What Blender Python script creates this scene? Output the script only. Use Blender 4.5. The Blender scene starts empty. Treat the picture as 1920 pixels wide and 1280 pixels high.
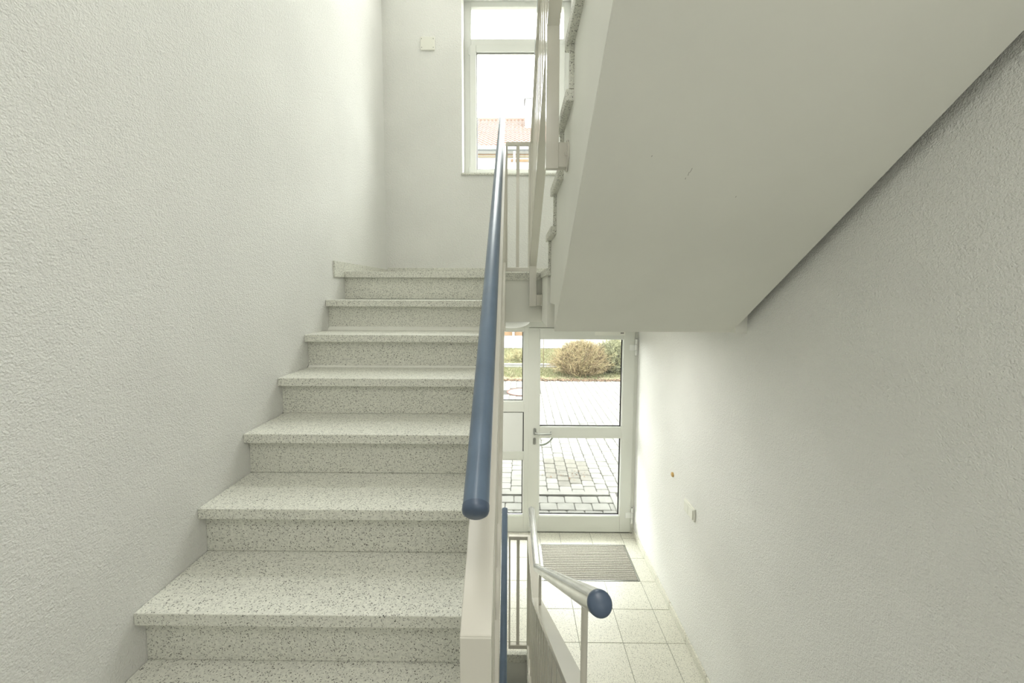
import bpy, bmesh, math, random
from mathutils import Vector, Matrix, noise
random.seed(7)
SC = bpy.context.scene
COL = SC.collection

# ------------------------------------------------------------------ camera
H = 2.3882
TH, YAW, ROLL, FPX, PY = 0.0765, 0.0076, 0.0033, 773.2077, 605.4128
cd = bpy.data.cameras.new('camera'); cam = bpy.data.objects.new('camera', cd); COL.objects.link(cam)
cd.sensor_width = 36.0; cd.lens = FPX / 1920 * 36; cd.shift_y = -(640 - PY) / 1920
cd.clip_start = 0.02; cd.clip_end = 300
rx = Vector((math.cos(YAW), math.sin(YAW), 0)); fh = Vector((-math.sin(YAW), math.cos(YAW), 0)); zz = Vector((0, 0, 1))
fw = fh * math.cos(TH) - zz * math.sin(TH); up = fh * math.sin(TH) + zz * math.cos(TH)
R_ = rx * math.cos(ROLL) + up * math.sin(ROLL); U_ = up * math.cos(ROLL) - rx * math.sin(ROLL)
M = Matrix.Identity(4)
for i in range(3):
    M[i][0] = R_[i]; M[i][1] = U_[i]; M[i][2] = -fw[i]
M[0][3], M[1][3], M[2][3] = 0, 0, H
cam.matrix_world = M
SC.camera = cam

# ------------------------------------------------------------------ world, light, exposure
SKY = 15.0
w = bpy.data.worlds.new('sky'); SC.world = w; w.use_nodes = True
nt = w.node_tree; bg = nt.nodes['Background']
bg.inputs['Color'].default_value = (1.0, 1.0, 0.975, 1); bg.inputs['Strength'].default_value = SKY
SC.view_settings.view_transform = 'Standard'; SC.view_settings.look = 'None'
SC.view_settings.gamma = 1.0; SC.view_settings.use_curve_mapping = False
SC.view_settings.exposure = 0.21


def area(name, loc, sx, sy, rot, power, color=(1, 1, 1), portal=False):
    l = bpy.data.lights.new(name, 'AREA'); l.shape = 'RECTANGLE'; l.size = sx; l.size_y = sy
    l.energy = power; l.color = color
    if portal:
        l.cycles.is_portal = True
    o = bpy.data.objects.new(name, l); COL.objects.link(o); o.location = loc; o.rotation_euler = rot
    return o


# daylight openings (portals only guide the sampling of the sky)
area('window_portal', (0.01, 4.30, 4.26), 1.1, 1.7, (math.radians(-90), 0, 0), 1, portal=True)
area('added_window_portal', (0.0, 4.30, 6.15), 2.1, 1.4, (math.radians(-90), 0, 0), 1, portal=True)  # sampling guide for the added upper window
area('door_portal', (0.34, 4.10, 1.05), 1.7, 2.1, (math.radians(-90), 0, 0), 1, portal=True)
# added fill lights, all unseen; each gets an added housing further down
area('landing_fill_light', (0.0, 3.84, 5.29), 1.7, 0.24, (math.radians(-62), 0, 0), 14, (1.0, 0.98, 0.93))
area('upper_floor_fill_light', (-0.2, 0.2, 6.88), 1.4, 1.4, (0, 0, 0), 27, (1.0, 0.98, 0.93))
area('middle_floor_fill_light', (0.2, -0.45, 3.90), 0.6, 0.6, (0, 0, 0), 14, (1.0, 0.98, 0.93))
area('back_wall_fill_light', (0.5, -1.06, 2.6), 0.9, 0.9, (math.radians(90), 0, 0), 4.5, (1.0, 0.98, 0.93))
area('entrance_fill_light', (-0.75, 3.2, 2.10), 0.3, 0.3, (0, 0, 0), 12, (1.0, 0.99, 0.95))
area('hall_fill_light', (0.36, 2.75, 2.160), 0.3, 0.3, (0, 0, 0), 6, (1.0, 0.99, 0.95))


# ------------------------------------------------------------------ materials
def lin(c):
    return tuple((v / 12.92 if v <= 0.04045 else ((v + 0.055) / 1.055) ** 2.4) for v in [x / 255 for x in c])


def mat(name, col, rough=0.6, metal=0.0, coat=0.0, spec=0.5):
    m = bpy.data.materials.new(name); m.use_nodes = True
    b = m.node_tree.nodes['Principled BSDF']
    b.inputs['Base Color'].default_value = (*col, 1); b.inputs['Roughness'].default_value = rough
    b.inputs['Metallic'].default_value = metal; b.inputs['Coat Weight'].default_value = coat
    b.inputs['Specular IOR Level'].default_value = spec
    m.diffuse_color = (*col, 1)
    return m


def N(m, t, **k):
    n = m.node_tree.nodes.new(t)
    for a, v in k.items():
        setattr(n, a, v)
    return n


def L(m, a, b):
    m.node_tree.links.new(a, b)


def coords(m, scale=(1, 1, 1)):
    g = N(m, 'ShaderNodeNewGeometry')
    mp = N(m, 'ShaderNodeMapping'); mp.inputs['Scale'].default_value = scale
    L(m, g.outputs['Position'], mp.inputs['Vector'])
    return mp.outputs['Vector']


def ramp(m, src, stops):
    r = N(m, 'ShaderNodeValToRGB'); e = r.color_ramp.elements
    while len(e) < len(stops):
        e.new(0.5)
    for el, (p, c) in zip(e, stops):
        el.position = p; el.color = (*c, 1) if len(c) == 3 else c
    L(m, src, r.inputs['Fac'])
    return r.outputs['Color']


def bump(m, src, strength, dist):
    b = N(m, 'ShaderNodeBump'); b.inputs['Strength'].default_value = strength; b.inputs['Distance'].default_value = dist
    L(m, src, b.inputs['Height']); L(m, b.outputs['Normal'], m.node_tree.nodes['Principled BSDF'].inputs['Normal'])


def noise_tex(m, vec, scale, detail=2, rough=0.5):
    n = N(m, 'ShaderNodeTexNoise'); n.inputs['Scale'].default_value = scale; n.inputs['Detail'].default_value = detail
    n.inputs['Roughness'].default_value = rough; L(m, vec, n.inputs['Vector'])
    return n.outputs['Fac']


def plaster(name, col, scale=150, strength=0.7, dist=0.003):
    m = mat(name, col, 0.9, spec=0.2); v = coords(m)
    f = noise_tex(m, v, scale, 3, 0.6)
    g = noise_tex(m, v, scale * 0.35, 2, 0.5)
    mx = N(m, 'ShaderNodeMath', operation='MULTIPLY_ADD'); mx.inputs[1].default_value = 0.7
    L(m, g, mx.inputs[0]); L(m, f, mx.inputs[2])
    bump(m, mx.outputs[0], strength, dist)
    big = noise_tex(m, v, 2.2, 3)
    c = ramp(m, big, [(0.3, tuple(x * 0.965 for x in col)), (0.7, tuple(min(1, x * 1.02) for x in col))])
    L(m, c, m.node_tree.nodes['Principled BSDF'].inputs['Base Color'])
    return m


def terrazzo(name, base, dark=(0.035, 0.035, 0.03), mid=(0.20, 0.20, 0.17), s=215, amount=0.30, rough=0.45):
    m = mat(name, base, rough); v = coords(m)
    bs = m.node_tree.nodes['Principled BSDF']
    wn = N(m, 'ShaderNodeTexNoise'); wn.inputs['Scale'].default_value = s * 0.9; wn.inputs['Detail'].default_value = 1
    L(m, v, wn.inputs['Vector'])
    wv = N(m, 'ShaderNodeVectorMath', operation='MULTIPLY_ADD')
    wv.inputs[1].default_value = (0.008, 0.008, 0.008)
    L(m, wn.outputs['Color'], wv.inputs[0]); L(m, v, wv.inputs[2])
    vo = N(m, 'ShaderNodeTexVoronoi'); vo.inputs['Scale'].default_value = s
    L(m, wv.outputs[0], vo.inputs['Vector'])
    sep = N(m, 'ShaderNodeSeparateColor'); L(m, vo.outputs['Color'], sep.inputs['Color'])
    # chips: random cells, only their centres
    lt = N(m, 'ShaderNodeMath', operation='LESS_THAN'); lt.inputs[1].default_value = amount
    L(m, sep.outputs['Red'], lt.inputs[0])
    ce = N(m, 'ShaderNodeMath', operation='LESS_THAN'); ce.inputs[1].default_value = 0.44
    L(m, vo.outputs['Distance'], ce.inputs[0])
    mu = N(m, 'ShaderNodeMath', operation='MULTIPLY'); L(m, lt.outputs[0], mu.inputs[0]); L(m, ce.outputs[0], mu.inputs[1])
    chip = ramp(m, sep.outputs['Green'], [(0.0, dark), (0.45, mid), (1.0, tuple(x * 0.55 for x in base))])
    ground = ramp(m, noise_tex(m, v, s * 0.5, 3, 0.7), [(0.35, tuple(x * 0.86 for x in base)), (0.65, tuple(min(1, x * 1.1) for x in base))])
    mx = N(m, 'ShaderNodeMix', data_type='RGBA'); L(m, mu.outputs[0], mx.inputs['Factor'])
    L(m, ground, mx.inputs['A']); L(m, chip, mx.inputs['B'])
    L(m, mx.outputs['Result'], bs.inputs['Base Color'])
    return m


def speckle_paint(name, col, rough, var=0.04, scale=3.0, coat=0.0, metal=0.0):
    m = mat(name, col, rough, metal, coat); v = coords(m)
    c = ramp(m, noise_tex(m, v, scale, 4), [(0.3, tuple(x * (1 - var) for x in col)), (0.7, tuple(min(1, x * (1 + var)) for x in col))])
    L(m, c, m.node_tree.nodes['Principled BSDF'].inputs['Base Color'])
    return m


WALLC = (0.845, 0.845, 0.81)
m_wall = plaster('rough_plaster', WALLC, 175, 0.85, 0.0075)
m_smooth = plaster('painted_concrete', (0.79, 0.79, 0.725), 260, 0.08, 0.001)
m_ceil = plaster('ceiling_paint', (0.80, 0.80, 0.74), 200, 0.1, 0.001)
m_terr = terrazzo('stair_terrazzo', (0.73, 0.73, 0.655))
m_tile = terrazzo('tile_terrazzo', (0.66, 0.65, 0.56), amount=0.20, s=230, rough=0.35)
m_grout = mat('grout', (0.25, 0.25, 0.21), 0.9)
m_cream = speckle_paint('cream_gloss_paint', (0.62, 0.60, 0.53), 0.18, 0.02, 6)
m_blue = speckle_paint('blue_gloss_paint', (0.105, 0.148, 0.208), 0.28, 0.10, 18)
m_bluecap = speckle_paint('blue_cap_plastic', (0.066, 0.095, 0.145), 0.35, 0.10, 25)
m_pvc = speckle_paint('white_door_coating', (0.66, 0.67, 0.61), 0.35, 0.01, 4)
m_pvcw = speckle_paint('white_window_coating', (0.74, 0.75, 0.71), 0.35, 0.01, 4)
m_white = speckle_paint('white_plastic', (0.78, 0.78, 0.70), 0.35, 0.01, 10)
m_gasket = mat('black_gasket', (0.02, 0.02, 0.02), 0.6)
m_screw = mat('screw_metal', (0.35, 0.35, 0.33), 0.4, 0.8)
m_metal = mat('satin_aluminium', (0.42, 0.43, 0.41), 0.35, 0.9)
m_yellow = mat('ochre_plastic', (0.55, 0.36, 0.13), 0.5)
m_ink = mat('black_print', (0.02, 0.02, 0.02), 0.6)


def steel():
    m = mat('worn_stainless_steel', (0.62, 0.62, 0.60), 0.25, 1.0); v = coords(m, (30, 4, 4))
    f = noise_tex(m, v, 2.5, 4, 0.6)
    c = ramp(m, f, [(0.3, (0.52, 0.52, 0.49)), (0.6, (0.72, 0.72, 0.70))])
    L(m, c, m.node_tree.nodes['Principled BSDF'].inputs['Base Color'])
    return m


m_steel = steel()


def glass():
    m = bpy.data.materials.new('window_glass'); m.use_nodes = True; t = m.node_tree; t.nodes.clear()
    o = t.nodes.new('ShaderNodeOutputMaterial'); mx = t.nodes.new('ShaderNodeMixShader')
    tr = t.nodes.new('ShaderNodeBsdfTransparent'); tr.inputs['Color'].default_value = (0.96, 0.98, 0.97, 1)
    gl = t.nodes.new('ShaderNodeBsdfGlossy'); gl.inputs['Roughness'].default_value = 0.02
    lw = t.nodes.new('ShaderNodeLayerWeight'); lw.inputs['Blend'].default_value = 0.5
    pw = t.nodes.new('ShaderNodeMath'); pw.operation = 'POWER'; pw.inputs[1].default_value = 5
    fr = t.nodes.new('ShaderNodeMath'); fr.operation = 'MULTIPLY_ADD'; fr.inputs[1].default_value = 0.9; fr.inputs[2].default_value = 0.035
    t.links.new(lw.outputs['Facing'], pw.inputs[0]); t.links.new(pw.outputs[0], fr.inputs[0])
    t.links.new(fr.outputs[0], mx.inputs['Fac']); t.links.new(tr.outputs[0], mx.inputs[1]); t.links.new(gl.outputs[0], mx.inputs[2])
    t.links.new(mx.outputs[0], o.inputs['Surface'])
    return m


m_glass = glass()


# ------------------------------------------------------------------ mesh helpers
class MB:
    def __init__(s):
        s.v = []; s.f = []

    def add(s, vs, fs):
        n = len(s.v); s.v += [tuple(p) for p in vs]; s.f += [tuple(i + n for i in f) for f in fs]; return s

    def box(s, x0, x1, y0, y1, z0, z1):
        vs = [(x, y, z) for z in (z0, z1) for y in (y0, y1) for x in (x0, x1)]
        return s.add(vs, [(0, 2, 3, 1), (4, 5, 7, 6), (0, 1, 5, 4), (2, 6, 7, 3), (0, 4, 6, 2), (1, 3, 7, 5)])

    def prism(s, poly, axis, a, b, fn=None):
        # poly in the two other axes, extruded along axis from a to b
        n = len(poly); vs = []
        for t in (a, b):
            for p, q in poly:
                P = {'x': (t, p, q), 'y': (p, t, q), 'z': (p, q, t)}[axis]
                vs.append(fn(P) if fn else P)
        fs = [tuple(range(n - 1, -1, -1)), tuple(range(n, 2 * n))] + [(i, (i + 1) % n, n + (i + 1) % n, n + i) for i in range(n)]
        return s.add(vs, fs)

    def tube(s, pts, r, n=16, cap=True, round_end=(False, False)):
        pts = [Vector(p) for p in pts]; rs = [r] * len(pts) if not isinstance(r, (list, tuple)) else list(r)
        if round_end[0]:
            d = (pts[0] - pts[1]).normalized(); q = []; rr = []
            for a in (1.0, 0.85, 0.55):
                q.append(pts[0] + d * rs[0] * a * 0.5); rr.append(rs[0] * math.sqrt(max(0.03, 1 - a * a)))
            pts = q + pts; rs = rr + rs
        if round_end[1]:
            d = (pts[-1] - pts[-2]).normalized(); q = []; rr = []
            p0 = pts[-1]; r0 = rs[-1]
            for a in (0.55, 0.85, 1.0):
                q.append(p0 + d * r0 * a * 0.5); rr.append(r0 * math.sqrt(max(0.03, 1 - a * a)))
            pts = pts + q; rs = rs + rr
        vs = []; prev = None
        for i, p in enumerate(pts):
            t = (pts[min(i + 1, len(pts) - 1)] - pts[max(i - 1, 0)])
            a = (pts[i] - pts[i - 1]).normalized() if i else None
            b = (pts[i + 1] - pts[i]).normalized() if i < len(pts) - 1 else None
            t = ((a or b) + (b or a)).normalized()
            u = (prev - t * prev.dot(t)) if prev is not None else (t.orthogonal())
            u.normalize(); prev = u; w_ = t.cross(u)
            for k in range(n):
                an = 2 * math.pi * k / n
                vs.append(p + (u * math.cos(an) + w_ * math.sin(an)) * rs[i])
        fs = []
        for i in range(len(pts) - 1):
            for k in range(n):
                fs.append((i * n + k, i * n + (k + 1) % n, (i + 1) * n + (k + 1) % n, (i + 1) * n + k))
        if cap:
            fs.append(tuple(range(n - 1, -1, -1))); fs.append(tuple((len(pts) - 1) * n + k for k in range(n)))
        return s.add(vs, fs)

    def disc(s, c, nrm, r, depth, n=24):
        c = Vector(c); nrm = Vector(nrm).normalized()
        return s.tube([c, c + nrm * depth], r, n)

    def mesh(s, name):
        me = bpy.data.meshes.new(name); me.from_pydata(s.v, [], s.f); me.validate()
        bm = bmesh.new(); bm.from_mesh(me); bmesh.ops.recalc_face_normals(bm, faces=bm.faces); bm.to_mesh(me); bm.free()
        return me

    def build(s, name, material, parent=None, bevel=0.0, smooth=False, seg=2, kind=None, label=None, angle=0.6):
        me = s.mesh(name); me.materials.append(material)
        o = bpy.data.objects.new(name, me); COL.objects.link(o)
        if parent:
            o.parent = parent
            o.matrix_parent_inverse = Matrix.Translation(parent.location).inverted() if parent.type == 'EMPTY' else Matrix.Identity(4)
        if bevel:
            b = o.modifiers.new('bevel', 'BEVEL'); b.width = bevel; b.segments = seg; b.limit_method = 'ANGLE'; b.angle_limit = 0.7
        if smooth:
            bm = bmesh.new(); bm.from_mesh(me)
            for f in bm.faces:
                f.smooth = True
            for e in bm.edges:
                if len(e.link_faces) == 2 and e.calc_face_angle(0) > angle:
                    e.smooth = False
            bm.to_mesh(me); bm.free()
        if kind:
            o['kind'] = kind
        if label:
            o['label'] = label
        return o


def thing(name, label, cat, loc=(0, 0, 0), group=None):
    o = bpy.data.objects.new(name, None); COL.objects.link(o); o.location = loc
    o.empty_display_size = 0.1
    o['label'] = label; o['category'] = cat
    if group:
        o['group'] = group
    return o


def tag(o, label, cat, group=None):
    o['label'] = label; o['category'] = cat
    if group:
        o['group'] = group
    return o


def struct_root(name, label=None, loc=(0, 0, 0)):
    o = bpy.data.objects.new(name, None); COL.objects.link(o); o.location = loc; o['kind'] = 'structure'
    if label:
        o['label'] = label
    return o


# ------------------------------------------------------------------ dimensions
WL, WR, D = -1.222, 1.181, 3.935
G, RI, Y0, ZL = 0.2821, 0.1949, 1.2373, 2.5245     # left flight: going, riser, front of step 0, landing height
FLOOR2 = ZL - 9 * RI                                # floor the camera stands on
BACK = -1.15
TOP = 7.0


def S(o, label=None):
    o['kind'] = 'structure'
    if label:
        o['label'] = label
    return o


# ------------------------------------------------------------------ room shell
S(MB().box(WL - 0.25, WL, BACK - 0.25, D + 0.3, -2.9, TOP + 0.2).build('wall_left', m_wall))
S(MB().box(WR, WR + 0.25, BACK - 0.25, D + 0.3, -2.9, TOP + 0.2).build('wall_right', m_wall))
S(MB().box(WL, WR, BACK - 0.25, BACK, -2.9, TOP + 0.2).build('wall_back', m_wall))
S(MB().box(WL, WR, BACK, D + 0.3, TOP, TOP + 0.25).build('ceiling', m_ceil))
# front wall with the window and the entrance opening
WX0, WX1, WZ0, WZ1 = -0.497, 0.518, 3.470, 5.13
W2 = (-1.15, 1.10, 5.45, 6.92)     # added wide window out of view, lets more daylight in
DX0, DX1, DZ1 = -0.62, 1.181, 2.14
fw_ = MB()
for a in ((WL, DX0, -2.9, DZ1), (DX0, WR, -2.9, -0.03), (WL, WR, DZ1, WZ0), (WL, WX0, WZ0, WZ1), (WX1, WR, WZ0, WZ1), (WL, WR, WZ1, W2[2]), (WL, W2[0], W2[2], W2[3]), (W2[1], WR, W2[2], W2[3]), (WL, WR, W2[3], TOP)):
    fw_.box(a[0], a[1], D, D + 0.36, a[2], a[3])
S(fw_.build('wall_front', m_wall))
# basement floor and the floor behind the camera
S(MB().box(WL, WR, BACK, D, -2.9, -2.7).build('floor_basement', m_smooth))

# ---- entrance floor: slab + tiles
fl = struct_root('floor', 'pale speckled terrazzo tiles of the entrance floor')
slab = MB()
slab.box(WL, 0.085, 2.555, D, -0.30, -0.022)
slab.box(0.085, WR, 1.72, D, -0.30, -0.022)
slab.build('floor_slab', m_smooth, fl)
MB().box(WL, WR, 2.575, D + 0.06, -0.022, -0.004).build('grout_bed', m_grout, fl)
MB().box(0.125, WR, 1.72, 2.575, -0.022, -0.004).build('grout_bed', m_grout, fl)
XL = [1.0462 - 0.3 * n for n in range(0, 8)]
ys = [1.746, 2.046, 2.346, 2.646, 2.946, 3.246, 3.546, 3.846]
mat_r = (0.249, 1.036, 3.252, 3.740)
J = 0.0016


def tile(x0, x1, y0, y1):
    MB().box(x0 + J, x1 - J, y0 + J, y1 - J, -0.02, 0.0 + random.uniform(-0.0006, 0.0003)).build('floor_tile', m_tile, fl, bevel=0.001, seg=1)


xs = [WR] + XL
for i in range(len(xs) - 1):
    x1, x0 = xs[i], xs[i + 1]
    if x1 < WL:
        break
    x0 = max(x0, WL)
    for k in range(len(ys)):
        y0 = ys[k]; y1 = ys[k + 1] if k + 1 < len(ys) else D
        if y1 <= 2.6 and x1 < 0.2:
            continue
        if y0 < 2.57 < y1 and x1 < 0.2:
            y0 = 2.57
        if k >= 5 and x1 > 0.2 and x0 < 1.03:
            if k == 5:
                continue
            if k == 6:
                tile(max(x0, mat_r[0] - 0.001), x1, mat_r[3] + 0.002, D)
            continue
        tile(x0, x1, y0, y1)
# strip of tile left of the mat and the two cuts beside it
for k in (5, 6):
    tile(0.1462, mat_r[0], ys[k], ys[k + 1] if k == 5 else D)

# edge slab of the floor towards the well
MB().box(WL, 0.125, 2.545, 2.575, -0.055, 0.0).build('edge_strip', m_terr, fl, bevel=0.002)
MB().box(0.085, 0.125, 1.72, 2.575, -0.055, 0.0).build('edge_strip', m_terr, fl, bevel=0.002)

# door mat let into the floor
dm = thing('door_mat', 'grey ribbed entrance mat let into the tiled floor before the glass door', 'mat', ((mat_r[0] + mat_r[1]) / 2, 3.5, 0))
MB().box(mat_r[0], mat_r[1], mat_r[2], mat_r[3], -0.02, -0.006).build('mat_base', mat('mat_base_rubber', (0.24, 0.23, 0.20), 0.9), dm)
m_rib = speckle_paint('mat_carpet_ribs', (0.32, 0.305, 0.265), 0.95, 0.22, 90)
nr = 20
for i in range(nr):
    y = mat_r[2] + 0.012 + (mat_r[3] - mat_r[2] - 0.02) * i / nr
    MB().box(mat_r[0] + 0.006, mat_r[1] - 0.006, y, y + 0.0190, -0.008, 0.0020).build('rib', m_rib, dm, bevel=0.0015, seg=1)
MB().box(mat_r[0], mat_r[0] + 0.004, mat_r[2], mat_r[3], -0.01, 0.001).box(mat_r[1] - 0.004, mat_r[1], mat_r[2], mat_r[3], -0.01, 0.001).box(mat_r[0], mat_r[1], mat_r[2], mat_r[2] + 0.004, -0.01, 0.001).box(mat_r[0], mat_r[1], mat_r[3] - 0.004, mat_r[3], -0.01, 0.001).build('mat_frame', m_metal, dm)

# skirting tiles on the right wall and beside the door
bb = struct_root('baseboard_right')
for k in range(len(ys)):
    y0 = ys[k]; y1 = ys[k + 1] if k + 1 < len(ys) else D
    MB().box(WR - 0.012, WR, y0 + J, y1 - J, 0.001, 0.058).build('skirting_tile', m_tile, bb, bevel=0.002, seg=1)

# ---- short flight down from the camera's floor (right) and that floor
mid = struct_root('floor_middle', 'terrazzo floor the stairs start from')
MB().box(WL, WR, BACK, 0.10, FLOOR2 - 0.25, FLOOR2 - 0.04).box(0.085, WR, 0.10, 0.80, FLOOR2 - 0.25, FLOOR2 - 0.04).build('floor_slab', m_smooth, mid)
MB().box(WL, WR, BACK, 0.10, FLOOR2 - 0.04, FLOOR2).box(0.06, WR, 0.10, 0.84, FLOOR2 - 0.04, FLOOR2).build('floor_plate', m_terr, mid)


def flight(name, label, xa, xb, body_a, body_b, nose, zs, direction, depth, body_poly, group=None):
    """nose: y of each front edge; direction +1: stairs climb towards +y"""
    root = thing(name, label, 'stairs', ((xa + xb) / 2, nose[0], 0), group)
    for y, z in zip(nose, zs):
        a, b = (y, y + depth) if direction > 0 else (y - depth, y)
        MB().box(xa, xb, a, b, z - 0.042, z).build('tread', m_terr, root, bevel=0.003)
        ra, rb = (y + 0.040, y + 0.060) if direction > 0 else (y - 0.060, y - 0.040)
        MB().box(xa + (0.010 if direction < 0 else 0), xb - (0.010 if direction > 0 else 0), ra, rb, z - RI + 0.0015, z - 0.043).build('riser', m_terr, root)
    MB().prism(body_poly, 'x', body_a, body_b).build('stair_body', m_smooth, root)
    return root


def zig(nose, zs, direction, soff, tail):
    """upper outline along the undersides of treads and backs of risers, closed with the soffit points"""
    pts = []
    off = 0.060 * direction
    for y, z in zip(nose, zs):
        pts.append((y + off, z - RI - 0.0)); pts.append((y + off, z - 0.042))
    return pts + tail + soff


# left flight (steps -2..5)
nl = [Y0 + k * G for k in range(-3, 6)]
zl = [ZL - (6 - k) * RI for k in range(-3, 6)]
body = zig(nl, zl, 1, [], [])
body = [(nl[0] + 0.06, FLOOR2 - 0.25)] + body[0:] + [(2.954, zl[-1] - 0.042), (2.954, ZL - 0.36), (2.70, ZL - 0.36)]
# soffit back to the first step
flight('staircase', 'speckled terrazzo flight rising beside the wall to the window landing', WL + 0.001, -0.128, WL + 0.001, -0.155, nl, zl, 1, G + 0.06, body)
# riser under the landing nosing
# right short flight (4 risers) between the camera's floor and the entrance floor
nr_ = [1.69, 1.41, 1.13, 0.85]; zr = [0.195, 0.39, 0.585, FLOOR2]
body2 = [(1.63, -0.25), (1.63, 0.153)] + zig(nr_[1:], zr[1:], -1, [], []) + [(0.79, FLOOR2 - 0.25)]
flight('staircase', 'short terrazzo flight down to the entrance floor under the camera', 0.085, WR - 0.001, 0.11, WR - 0.001, nr_, zr, -1, 0.34, body2)
# basement flight under the left one
nb = [2.50 - 0.28 * i for i in range(12)]; zb = [-RI * (i + 1) for i in range(12)]
bod3 = []
for y, z in zip(nb, zb):
    bod3 += [(y, z + RI - 0.042), (y, z - 0.042)]
bod3 = [(2.55, -0.3)] + bod3[1:] + [(nb[-1], -2.72), (2.0, -1.2)]
bst = thing('staircase', 'cellar flight leading down below the left stairs', 'stairs', (-0.6, 2.5, 0))
for y, z in zip(nb, zb):
    MB().box(WL + 0.001, -0.10, y - 0.30, y, z - 0.042, z).build('tread', m_terr, bst)
MB().prism(bod3, 'x', WL + 0.001, -0.12).build('stair_body', m_smooth, bst)

# ---- landing
ld = struct_root('floor_landing', 'window landing of terrazzo on a painted concrete slab')
MB().box(WL, -0.128, 2.93, D, ZL - 0.042, ZL).box(-0.128, 0.155, 2.955, D, ZL - 0.042, ZL).build('floor_plate', m_terr, ld, bevel=0.002)
MB().box(0.155, 0.178, 2.955, D, ZL - 0.042, ZL).box(0.178, WR, 2.40, D, ZL - 0.042, ZL).build('floor_plate', m_terr, ld, bevel=0.002)
MB().box(-0.128, 0.178, 2.945, 2.962, ZL - 0.058, ZL - 0.001).build('edge_strip', m_terr, ld, bevel=0.002)
MB().box(WL, -0.128, 2.960, 2.985, ZL - RI + 0.002, ZL - 0.043).build('riser', m_terr, ld)
MB().box(WL, -0.128, 2.985, D, 2.170, ZL - 0.042).box(-0.128, 0.190, 2.955, D, 2.170, ZL - 0.042).box(0.190, WR, 2.445, D, 2.180, ZL - 0.042).build('landing_body', m_smooth, ld)
MB().box(1.125, WR, 2.10, 2.445, 2.180, 2.40).build('landing_corbel', m_smooth, ld)
# landing skirting
b2 = struct_root('baseboard_left')
MB().box(WL, WL + 0.013, 2.775, 2.929, ZL - 0.042, ZL + 0.066).box(WL, WL + 0.013, 2.929, D, ZL + 0.0005, ZL + 0.066).build('skirting_strip', m_terr, b2, bevel=0.002)
b3 = struct_root('baseboard_front')
MB().box(WL + 0.013, WR, D - 0.013, D, ZL + 0.0005, ZL + 0.082).build('skirting_strip', m_terr, b3, bevel=0.002)

# ---- upper flight (towards the camera, above right)
GU, RU = 0.29, 0.195
nu = [2.46 - GU * k for k in range(0, 9)]; zu = [2.719 + RU * k for k in range(0, 9)]
MS = 0.672


def sof(y):
    return 2.285 - MS * (y - 2.0)


b4 = [(2.445, sof(2.445 - 0.30) - 0.0)]
b4 = [(2.16, sof(2.16)), (2.16, 2.32), (2.445, 2.32), (2.445, 2.48)]
for y, z in zip(nu, zu):
    b4 += [(y - 0.06, z - RU - 0.042 if y == nu[0] else z - RU), (y - 0.06, z - 0.042)]
b4 += [(0.02, zu[-1] - 0.042), (0.02, sof(0.02) + 0.0)]
up_root = thing('staircase', 'upper flight overhead with a smooth pale sloping underside and overhanging terrazzo treads', 'stairs', (0.65, 2.46, 2.3))
for y, z in zip(nu, zu):
    MB().box(0.178, WR - 0.002, y - 0.35, y, z - 0.042, z).build('tread', m_terr, up_root, bevel=0.004)
    MB().box(0.190, WR - 0.002, y - 0.060, y - 0.040, z - RU + 0.001, z - 0.043).build('riser', m_terr, up_root)
MB().prism(b4, 'x', 0.206, 1.135).build('stair_body', m_smooth, up_root, bevel=0.003, seg=1)
m_scuff = mat('grey_scuff', (0.42, 0.41, 0.36), 0.9)
for x_, y_, dx_, ln in ((0.531, 1.300, 0.001, 0.012), (0.535, 1.288, -0.001, 0.014), (0.528, 1.318, 0.001, 0.006), (0.72, 1.38, 0.0, 0.006), (0.40, 1.25, 0.0, 0.005)):
    z_ = sof(y_)
    MB().add([(x_, y_, z_ - 0.0004), (x_ + 0.002, y_, z_ - 0.0004), (x_ + dx_ + 0.002, y_ + ln, sof(y_ + ln) - 0.0004), (x_ + dx_, y_ + ln, sof(y_ + ln) - 0.0004)], [(0, 1, 2, 3)]).build('scuff_mark', m_scuff, up_root)
# upper floor behind / above the camera
uf = struct_root('floor_upper')
MB().box(WL, WR, BACK, 0.02, zu[-1] - 0.30, zu[-1]).build('floor_slab', m_smooth, uf)
MB().box(WL, -0.3, BACK, -0.05, zu[-1], zu[-1] + 0.02).build('floor_plate', m_terr, uf)

# ------------------------------------------------------------------ window
wn = struct_root('window_1', 'tall white framed window over the landing')
FY = D + 0.20


def rect_frame(mb, x0, x1, z0, z1, t, y0, y1, tb=None, tt=None, tr=None):
    tb = tb or t; tt = tt or t; tr = tr or t
    mb.box(x0, x0 + t, y0, y1, z0, z1).box(x1 - tr, x1, y0, y1, z0, z1)
    mb.box(x0 + t, x1 - tr, y0, y1, z0, z0 + tb).box(x0 + t, x1 - tr, y0, y1, z1 - tt, z1)
    return mb


sc_ = FY / D


def wz(z):
    return H + (z - H) * sc_


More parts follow.
